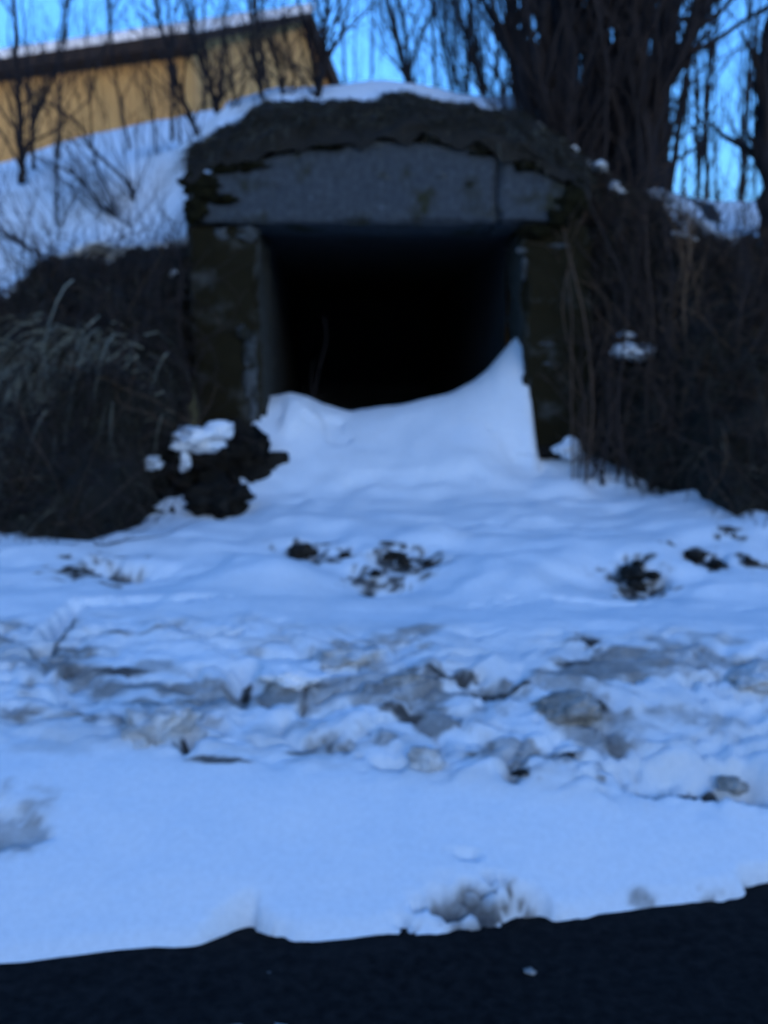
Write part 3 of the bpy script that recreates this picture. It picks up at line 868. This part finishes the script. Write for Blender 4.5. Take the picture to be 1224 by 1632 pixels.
scatter('hillside', 11000, random.Random(2), (XR, 3.2), lambda p, rs: 0.2 + 0.45 * rs.random() ** 3, (0.08, 0.30), 0.0028, 'dark tangle of dead grass and litter on the right bank')
scatter('earth_mound', 7500, random.Random(3), (XL, XR), lambda p, rs: 0.2 + 0.55 * rs.random() ** 3, (0.05, 0.15), 0.0028, 'short dead turf over the tunnel arch', vmin=12, vmax=56, up=0.0)

def tangle(name, n, seed, xr, tone_r, label, flat):
    A, DI = SURF[name]
    rs = random.Random(seed)
    cols = [j for j in range(A.shape[1]) if xr[0] < A[0, j, 0] < xr[1]]
    T = Tubes()
    for _ in range(n):
        j = rs.choice(cols); i = int(rs.uniform(2, A.shape[0] - 3))
        p = A[i, j] + np.array([0, -0.01, 0])
        if rs.random() < flat: d = (rs.gauss(0, 1), -0.35 + rs.gauss(0, 0.2), rs.gauss(0.1, 0.5))
        else: d = (rs.gauss(0, 0.35), -0.25 + rs.gauss(0, 0.2), 1)
        ln = rs.uniform(0.2, 0.8)
        q = wander(p, d, ln, 6, rs, 0.2, 0.02)
        lim = np.interp(q[:, 2], A[:, j, 2], A[:, j, 1]) - 0.015      # keep the twig in front of the soil
        q[:, 1] = np.minimum(q[:, 1], lim)
        r = rs.uniform(0.0018, 0.0045)
        T.tube(q, np.linspace(r, r * 0.4, len(q)), 3, min(1, rs.uniform(*tone_r) + (0.35 if rs.random() < 0.12 else 0)))
    tag(T.build('brush', M_TWIG), label, 'brush', kind='stuff')
def tuft():
    rs = random.Random(77)
    it = []
    for _ in range(1500):
        q = P(110 + rs.gauss(0, 55), 610 + rs.gauss(0, 40), 5.92 + rs.uniform(-0.1, 0.08))
        d = (rs.gauss(-0.35, 0.6), -0.45 + rs.gauss(0, 0.2), rs.gauss(0.1, 0.35))
        it.append((q, d, rs.uniform(0.15, 0.52), 0.0042 * rs.uniform(0.6, 1.6), rs.uniform(0.8, 1.5), min(1, 0.35 + 0.75 * rs.random() ** 1.2)))
    for _ in range(500):
        q = P(30 + rs.gauss(0, 40), 740 + rs.gauss(0, 40), 5.80 + rs.uniform(-0.1, 0.05))
        d = (rs.gauss(-0.2, 0.6), -0.4 + rs.gauss(0, 0.2), rs.gauss(0.1, 0.35))
        it.append((q, d, rs.uniform(0.12, 0.38), 0.003 * rs.uniform(0.6, 1.6), rs.uniform(0.8, 1.5), min(1, 0.2 + 0.7 * rs.random() ** 1.7)))
    o = blades('grass_tuft', it, 'large pale straw tuft drooping down the left bank at the left edge')
    del o['kind']
    o['category'] = 'grass tuft'
tuft()
tangle('hillside', 1500, 31, (XR + 0.02, 3.0), (0.25, 0.65), 'tangled thin brown twigs matted over the right bank', 0.72)
tangle('earth_bank', 1300, 32, (-3.0, XL - 0.02), (0.2, 0.6), 'tangled thin twigs matted over the left bank', 0.8)

# ------------------------------------------------------------------ house beyond the slope
def build_house():
    A = P(305, 90, 20.0)
    zb, ze, zr = 4.6, P(305, 68, 20.0)[2], P(468, 33, 24.3)[2]
    u = np.array([-0.929, 0.370, 0]); w = np.array([0.370, 0.929, 0])
    LEN, W1, W2 = 13.0, 4.65, 6.1
    A0 = np.array([A[0], A[1], 0])
    root = empty('house', (A[0], A[1], zb))
    tag(root, 'low tan boarded house with dark eaves and a snowy roof on the rise at left', 'house')
    ang = math.atan2(-u[1], -u[0])
    def pt(a, b, z): return A0 + u * a + w * b + np.array([0, 0, z])
    zfar = ze + (zr - ze) * 0.42
    prof = [(0, zb), (0, ze), (W1, zr), (W2, zfar), (W2, zb)]
    # walls, turned so that the boards of the material run upright
    V = [pt(0, b, z) for b, z in prof] + [pt(LEN, b, z) for b, z in prof]
    n = len(prof)
    Fc = [tuple(range(n)), tuple(range(2 * n - 1, n - 1, -1))] + [(i, i + n, (i + 1) % n + n, (i + 1) % n) for i in range(n)]
    wall = mesh_obj('wall', V, Fc, M_BOARDS, root, smooth=False)
    # roof slab
    def slab(name, lst, t0, t1, a0, a1, m, sub=1, amp=0.0):
        """strip over the profile points lst, from t0 to t1 above them (vertical)"""
        na = 50 if amp else 2
        V, Fc = [], []
        aa = np.linspace(a0, a1, na)
        q = []
        for i in range(len(lst) - 1):
            for s in range(sub):
                t = s / sub
                q.append((lst[i][0] * (1 - t) + lst[i + 1][0] * t, lst[i][1] * (1 - t) + lst[i + 1][1] * t))
        q.append(lst[-1])
        nq = len(q)
        for a in aa:
            for k, (b, z) in enumerate(q):
                ed = min(k, nq - 1 - k, 1)
                V.append(pt(a, b, z + t0))
            for k, (b, z) in enumerate(q):
                V.append(pt(a, b, z + t1 + (amp * float(fbm(np.array(a * 1.2), np.array(b * 1.2), 0, 6, 3)) if amp else 0)))
        m2 = 2 * nq
        for i in range(na - 1):
            for k in range(nq - 1):
                o = i * m2 + k
                Fc.append((o, o + 1, o + m2 + 1, o + m2))
                Fc.append((o + nq + m2, o + nq + m2 + 1, o + nq + 1, o + nq))
            o = i * m2
            Fc.append((o, o + m2, o + m2 + nq, o + nq))
            Fc.append((o + nq - 1 + nq, o + nq - 1 + nq + m2, o + nq - 1 + m2, o + nq - 1))
        for o in (0, (na - 1) * m2):
            for k in range(nq - 1):
                Fc.append((o + k, o + k + nq, o + k + nq + 1, o + k + 1))
        return mesh_obj(name, V, Fc, m, root, smooth=False)
    sl = (zr - ze) / W1
    eave = (-0.45, ze - 0.45 * sl)
    s2 = (zfar - zr) / (W2 - W1)
    far = (W2 + 0.25, zfar + 0.25 * s2)
    rf = slab('roof', [eave, (W1, zr), far], 0.02, 0.17, -0.22, LEN + 0.3, M_ROOFDARK)
    slab('roof_snow', [(eave[0] + 0.02, eave[1] + 0.02 * sl), (W1 * 0.5, (ze + zr) / 2), (W1 + 0.02, zr)], 0.175, 0.36, -0.30, LEN + 0.25, M_SNOW, 4, 0.02)
    # eave fascia
    V = [pt(a, b, z) for a in (-0.23, LEN + 0.31) for b, z in ((eave[0] - 0.035, eave[1] - 0.03), (eave[0] - 0.035, eave[1] + 0.20), (eave[0] - 0.004, eave[1] + 0.20), (eave[0] - 0.004, eave[1] - 0.03))]
    Fc = [(0, 1, 2, 3), (7, 6, 5, 4)] + [(i, i + 4, (i + 1) % 4 + 4, (i + 1) % 4) for i in range(4)]
    mesh_obj('fascia', V, Fc, M_ROOFDARK, root, smooth=False)
    # boxed dark soffit
    V = [pt(a, b, z) for a in (-0.2, LEN + 0.28) for b, z in ((eave[0] + 0.0, eave[1] - 0.028), (eave[0] + 0.0, eave[1] - 0.004), (-0.006, ze - 0.03), (-0.006, ze - 0.24))]
    mesh_obj('soffit', V, Fc, M_ROOFDARK, root, smooth=False)
    # barge boards up the gable
    def barge(b0, z0, b1, z1, lo=-0.18):
        V = [pt(a, b, z) for a in (-0.27, -0.225) for b, z in ((b0, z0 + lo), (b0, z0 + 0.165), (b1, z1 + 0.165), (b1, z1 + lo))]
        mesh_obj('barge_board', V, Fc, M_ROOFDARK, root, smooth=False)
    barge(eave[0], eave[1], W1, zr, 0.0)
    barge(W1, zr, far[0], far[1])
    # corner board
    V = [pt(a, b, z) for a in (-0.03, 0.09) for b, z in ((-0.03, zb), (-0.03, ze - 0.25), (0.09, ze - 0.25), (0.09, zb))]
    mesh_obj('corner_board', V, Fc, M_BOARDS, root, smooth=False)
build_house()

# ------------------------------------------------------------------ trees, saplings, brush
def sprout(T, pts, radii, rs, n, len_r, tone, depth=1, up=0.06, t0=0.15, spread=0.9, rad=0.45, wob=0.14):
    """side branches along a stem"""
    m = len(pts)
    for _ in range(n):
        t = t0 + (1 - t0) * rs.random()
        f = t * (m - 1); i = min(int(f), m - 2); u = f - i
        s = pts[i] * (1 - u) + pts[i + 1] * u
        r = (radii[i] * (1 - u) + radii[i + 1] * u) * rad
        tg = pts[i + 1] - pts[i]; tg /= (np.linalg.norm(tg) + 1e-9)
        side = np.array([rs.gauss(0, 1), rs.gauss(0, 1), rs.gauss(0, 0.35)]); side /= np.linalg.norm(side)
        d = tg + side * spread * rs.uniform(0.5, 1.2)
        ln = rs.uniform(*len_r) * (1.1 - 0.5 * t)
        k = max(4, int(ln / 0.12)); k = min(k, 9)
        q = wander(s, d, ln, k, rs, wob, up)
        r = max(r, 0.0030)
        rr = np.linspace(r, max(0.0016, r * 0.3), len(q))
        T.tube(q, rr, 4 if r > 0.006 else 3, tone + rs.uniform(-0.12, 0.12))
        if depth > 0:
            sprout(T, q, rr, rs, max(2, int(ln * 4.5)), (len_r[0] * 0.45, len_r[1] * 0.5), tone, depth - 1, up, 0.2, spread, 0.6, wob)
def woody(name, part, label, cat, stems, seed, group=None, twigs=10, len_r=(0.4, 1.1), tone=0.4, sides=8, depth=1, up=0.06, spread=0.8, mat_=None, wob=0.14):
    """stems: list of (points, radius at base, radius at end)"""
    rs = random.Random(seed)
    base = stems[0][0][0]
    root = empty(name, base)
    tag(root, label, cat, group)
    S, C = Tubes(), Tubes()
    for pts, r0, r1 in stems:
        q = smooth_poly(pts, max(10, 4 * len(pts)))
        jit = np.array([[rs.gauss(0, 1), rs.gauss(0, 1), 0] for _ in q]) * r0 * 0.18
        q = q + jit
        rr = np.linspace(r0, r1, len(q)) * np.array([1 + rs.uniform(-0.08, 0.08) for _ in q])
        rr[0] *= 1.25
        S.tube(q, rr, sides if r0 > 0.012 else 5, tone)
        sprout(C, q, rr, rs, twigs, len_r, tone, depth, up, 0.12, spread, 0.45, wob)
    S.build(part, mat_ or M_BARK, root)
    if C.v: C.build('crown', M_TWIG, root)
    return root
def pix(lst, Y, dy=0.0, top_extra=0.0):
    n = len(lst)
    return np.array([P(px, py, Y + dy * i / max(1, n - 1)) for i, (px, py) in enumerate(lst)])
def sunk(pts, d=0.25):
    pts = np.array(pts, float)
    b = pts[0].copy(); b[2] -= d
    return np.vstack([b, pts])
M = 0.0044  # metres per photograph pixel at the depth of the mound

# the big multi-stem clumps right of the tunnel
woody('alder_tree', 'trunk', 'left clump of dark bare stems rising beside the tunnel lintel', 'tree', [
    (sunk(pix([(868, 320), (852, 200), (822, 70), (796, -90)], 7.25, 0.2)), 12 * M, 7 * M),
    (sunk(pix([(884, 330), (880, 150), (862, 0), (850, -120)], 7.3, 0.3)), 14 * M, 9 * M),
    (sunk(pix([(905, 340), (906, 150), (900, -20), (905, -140)], 7.2, 0.1)), 17 * M, 11 * M),
    (sunk(pix([(930, 345), (934, 180), (942, 20), (955, -120)], 7.35, 0.3)), 13 * M, 9 * M),
    (sunk(pix([(945, 330), (960, 190), (966, 60), (985, -120)], 7.45, 0.5)), 9 * M, 6 * M),
    (sunk(pix([(862, 320), (838, 170), (800, 60), (742, -60)], 7.4, 0.5)), 8 * M, 4 * M),
    (sunk(pix([(895, 330), (868, 190), (870, 80), (830, -80)], 7.15, 0.0)), 8 * M, 5 * M),
    (sunk(pix([(915, 340), (922, 220), (912, 80), (926, -80)], 7.5, 0.3)), 8 * M, 5 * M),
], 61, 'multi-stem trees on the mound', 20, (0.5, 1.5), 0.28, 9, 1, 0.12, 0.55)
woody('alder_tree', 'trunk', 'right clump of thick dark stems with one limb forking out to the right', 'tree', [
    (sunk(pix([(1002, 310), (1006, 150), (1012, 0), (1010, -120)], 7.4, 0.2)), 21 * M, 15 * M),
    (sunk(pix([(1030, 300), (1036, 215), (1062, 130), (1105, 50), (1160, -60)], 7.35, 0.2)), 17 * M, 10 * M),
    (sunk(pix([(985, 305), (982, 180), (985, 20), (975, -120)], 7.55, 0.4)), 14 * M, 9 * M),
    (sunk(pix([(1020, 300), (1040, 150), (1058, 30), (1075, -120)], 7.6, 0.5)), 12 * M, 8 * M),
    (sunk(pix([(1012, 305), (1022, 160), (1030, 20), (1040, -120)], 7.3, 0.2)), 13 * M, 9 * M),
    (sunk(pix([(972, 320), (962, 210), (952, 90), (948, -100)], 7.6, 0.4)), 8 * M, 5 * M),
], 62, 'multi-stem trees on the mound', 18, (0.5, 1.4), 0.28, 9, 1, 0.12, 0.55)
woody('thick_tree', 'trunk', 'single thick dark trunk cut by the right edge of the view', 'tree', [
    (sunk(pix([(1232, 400), (1226, 300), (1222, 200), (1228, 120), (1240, 0), (1250, -120)], 7.0, 0.1), 0.4), 20 * M, 15 * M)], 63, None, 9, (0.5, 1.0), 0.28, 10, 1)

# saplings left, in front of the house
SAP = [
 ([(34, 260), (32, 180), (26, 80), (20, -60)], 8.6, 9, 'sapling nearest the left edge, thick and straight, in front of the tan house'),
 ([(52, 240), (52, 190), (70, 160), (100, 60), (116, -40)], 8.8, 5, 'sapling leaning right across the left end of the house eaves'),
 ([(316, 245), (308, 200), (290, 150), (262, 60), (236, -50)], 8.0, 7, 'leaning sapling crossing the tan wall left of the house corner'),
 ([(350, 192), (340, 150), (315, 80), (282, -40)], 8.2, 8, 'thick leaning sapling just right of the house corner'),
 ([(418, 158), (410, 110), (400, 50), (394, -50)], 7.6, 6, 'straight sapling in front of the middle of the house gable'),
 ([(450, 150), (440, 90), (420, 30), (410, -50)], 7.7, 5, 'sapling next to the ridge in front of the gable'),
 ([(508, 150), (512, 110), (518, 50), (526, -60)], 7.5, 8, 'thick upright sapling at the right end of the house'),
 ([(506, 150), (498, 90), (482, 30), (462, -60)], 7.6, 6, 'sapling forking left from the foot of the thick upright one'),
 ([(212, 312), (198, 285), (150, 240), (122, 195), (70, 160), (40, 140)], 7.6, 4, 'bowed sapling curving left over the snowy slope'),
 ([(228, 390), (200, 365), (160, 325), (120, 280), (60, 250)], 7.3, 4, 'arched thin sapling low on the snowy slope'),
 ([(66, 410), (30, 385), (0, 370), (-60, 350)], 7.15, 4, 'low branchy sapling at the bank edge far left'),
 ([(290, 250), (280, 150), (272, 80), (290, -30)], 8.6, 3.5, 'thin upright sapling in front of the tan wall near the corner'),
 ([(250, 330), (246, 200), (235, 110), (228, -30)], 8.4, 3.2, 'thin straight sapling rising from the slope before the tan wall'),
 ([(95, 400), (90, 290), (98, 190), (90, 90), (110, -30)], 7.5, 3, 'thin sapling standing on the slope left of the tan wall middle'),
 ([(160, 396), (182, 330), (150, 250), (145, 150), (175, 40), (170, -40)], 7.4, 3, 'crooked thin sapling before the middle of the tan wall'),
 ([(375, 185), (366, 110), (358, 40), (362, -50)], 7.9, 4, 'thin sapling before the left part of the gable'),
 ([(470, 150), (466, 100), (452, 40), (450, -50)], 7.8, 3.5, 'thin sapling before the gable peak'),
]
for k, (lst, Y, r, lab) in enumerate(SAP):
    woody('sapling', 'stem', lab, 'sapling', [(sunk(pix(lst, Y, 0.3), 0.15), 0.72 * r * M * Y / 7.3, r * 0.36 * M * Y / 7.3)], 700 + k, 'bare saplings on the left slope', 19, (0.3, 1.0), 0.25, 7, 1, 0.10, 0.75)

# background trees
def ground_at(x, y):
    if x < XL: zc, yc = np.interp(x, CREST_L[:, 0], CREST_L[:, 2]), 7.0
    elif x < XR: zc, yc = np.interp(x, CREST_M[:, 0], CREST_M[:, 2]), 7.05
    else: zc, yc = np.interp(x, CREST_R[:, 0], CREST_R[:, 2]), 7.2
    return back_z(x, y, zc, yc)
def far_tree(px, Y, h, r, seed, label, group, lean=0.0, twigs=16, tone=0.3, ns=1):
    rs = random.Random(seed)
    x = (px - CX) / F * Y
    z = float(ground_at(x, Y)) - 0.2
    st = []
    for s in range(ns):
        a = np.array([x + rs.uniform(-.15, .15) * (s > 0), Y + rs.uniform(-.1, .1), z])
        d = np.array([lean + rs.gauss(0, 0.07) + (rs.gauss(0, 0.2) if s else 0), rs.gauss(0, 0.08), 1])
        st.append((wander(a, d, h * rs.uniform(0.8, 1.0), 7, rs, 0.035, 0.01), r * (1 if s == 0 else 0.7), r * 0.3))
    woody('bare_tree', 'trunk', label, 'tree', st, seed, group, twigs, (0.6, 1.9), tone, 6, 1, 0.05, 0.75)
rs0 = random.Random(9)
for k in range(36):   # close-set row behind the mound
    px = 668 + 178 * (k + rs0.uniform(-.3, .3)) / 36
    far_tree(px, rs0.uniform(9.0, 14.5), rs0.uniform(5, 8), rs0.choice((0.008, 0.010, 0.013, 0.017, 0.03)), 900 + k, 'slender bare tree in the dense row on the skyline between tan house and big clump', 'bare trees behind the mound', rs0.uniform(-0.30, 0.05), 20, 0.42)
for k in range(18):   # behind the big clumps
    px = 835 + 215 * (k + rs0.uniform(-.3, .3)) / 18
    far_tree(px, rs0.uniform(8.6, 15), rs0.uniform(5, 8), rs0.uniform(0.025, 0.06), 940 + k, 'slender bare tree half hidden behind the big multi-stem clumps', 'bare trees behind the clumps', rs0.uniform(-0.08, 0.06), 12, 0.3)
for k in range(13):   # right, against the sky
    px = 1050 + 165 * (k + rs0.uniform(-.3, .3)) / 13
    far_tree(px, rs0.uniform(9.5, 17), rs0.uniform(4, 7.5), rs0.choice((0.014, 0.018, 0.024, 0.034)), 970 + k, 'slender bare tree against the sky between big clump and thick right trunk', 'bare trees at the right', rs0.uniform(-0.1, 0.1), 15, 0.3)
for k in range(9):    # around and before the house
    px = 10 + 470 * (k + rs0.uniform(-.4, .4)) / 9
    far_tree(px, rs0.uniform(11, 16), rs0.uniform(3.5, 5.5), rs0.uniform(0.015, 0.03), 990 + k, 'thin bare tree with fine twigs close in front of the tan house', 'bare trees before the house', rs0.uniform(-0.1, 0.05), 12, 0.3)
for k in range(4):    # loose ones over the mound
    px = 545 + 70 * k / 4
    far_tree(px, rs0.uniform(13, 19), rs0.uniform(5, 7), rs0.uniform(0.015, 0.03), 1010 + k, 'faint bare tree in the open sky right of the house', 'bare trees in the open sky gap', 0.02, 9, 0.3)

# brush on the right bank
BR = [
 ([(1085, 735), (1102, 660), (1095, 560), (1090, 480), (1100, 390), (1092, 300)], 6.15, 0.95, 'reddish brush stem, the brightest, rising from the bank foot at right'),
 ([(1042, 745), (1030, 640), (1040, 520), (1032, 420), (1030, 340)], 6.2, 0.6, 'brush stem right of the brush snow patch'),
 ([(935, 755), (945, 640), (930, 500), (905, 400), (895, 350)], 6.25, 0.7, 'brush stem leaning against the right pillar'),
 ([(1000, 760), (985, 670), (992, 560), (1000, 470), (960, 370), (930, 300)], 6.2, 0.5, 'brush stem crossing left of the brush snow patch'),
 ([(1060, 750), (1072, 640), (1066, 540), (1072, 440), (1056, 350)], 6.15, 0.55, 'brush stem between the two reddish ones'),
 ([(1110, 740), (1140, 650), (1165, 560), (1200, 470)], 6.05, 0.5, 'brush stem arching right near the right edge'),
 ([(1170, 790), (1180, 690), (1160, 580), (1190, 450), (1180, 370)], 5.95, 0.4, 'dark brush stem closest to the right edge'),
 ([(960, 758), (975, 650), (970, 560), (1010, 450), (1025, 330)], 6.25, 0.45, 'brush stem passing behind the sloping snow sliver'),
 ([(1120, 770), (1125, 690), (1090, 600), (1060, 530), (1052, 470)], 6.0, 0.55, 'brush stem bending left over the right bank'),
 ([(900, 400), (915, 300), (905, 200), (920, 60)], 6.9, 0.5, 'thin stem in front of the big left clump'),
]
for k, (lst, Y, tone, lab) in enumerate(BR):
    rs = random.Random(1100 + k)
    Y -= 0.22
    st = [(sunk(pix(lst, Y, 0.40), 0.08), 0.009, 0.004)]
    for e in range(3):
        l2 = [(px + rs.gauss(0, 16) + 22 * (e - 1), py + rs.gauss(0, 10)) for px, py in lst]
        st.append((sunk(pix(l2, Y + 0.05, 0.5), 0.08), 0.006, 0.002))
    woody('brush_shrub', 'stem', lab, 'shrub', st, 1120 + k, 'leafless brush on the right bank', 9, (0.15, 0.5), min(1, tone * 1.0), 6, 1, 0.03, 0.8, M_TWIG)
BL = [
 ([(292, 700), (300, 600), (285, 520), (290, 430), (275, 380)], 6.3, 0.6, 'brown brush stem hugging the left pillar'),
 ([(255, 690), (262, 560), (250, 470), (268, 400), (300, 330)], 6.35, 0.5, 'brush stem a hand left of the left pillar'),
 ([(120, 640), (150, 560), (110, 480), (95, 420)], 6.3, 0.45, 'brush stem in the middle of the left bank'),
 ([(210, 640), (200, 560), (225, 480), (215, 410)], 6.4, 0.4, 'brush stem above the isolated snow blob'),
]
for k, (lst, Y, tone, lab) in enumerate(BL):
    rs = random.Random(1200 + k)
    Y -= 0.25
    st = [(sunk(pix(lst, Y, 0.4), 0.08), 0.007, 0.003)]
    for e in range(2):
        l2 = [(px + rs.gauss(0, 12) + 18 * (e - 1), py + rs.gauss(0, 8)) for px, py in lst]
        st.append((sunk(pix(l2, Y + 0.05, 0.45), 0.08), 0.005, 0.002))
    woody('brush_shrub', 'stem', lab, 'shrub', st, 1220 + k, 'leafless brush on the left bank', 7, (0.12, 0.4), tone * 0.7, 6, 1, 0.02, 0.8, M_TWIG)
woody('dry_stalk', 'stem', 'thin dry stalk standing in the snow inside the tunnel mouth', 'stalk',
      [(sunk(pix([(500, 640), (508, 590), (520, 540), (516, 505)], 6.85), 0.15), 0.004, 0.002), (sunk(pix([(498, 640), (496, 600), (500, 575)], 6.85), 0.15), 0.003, 0.0015)], 1300, None, 2, (0.06, 0.15), 0.45, 5, 0, 0.02, 0.5, M_TWIG)
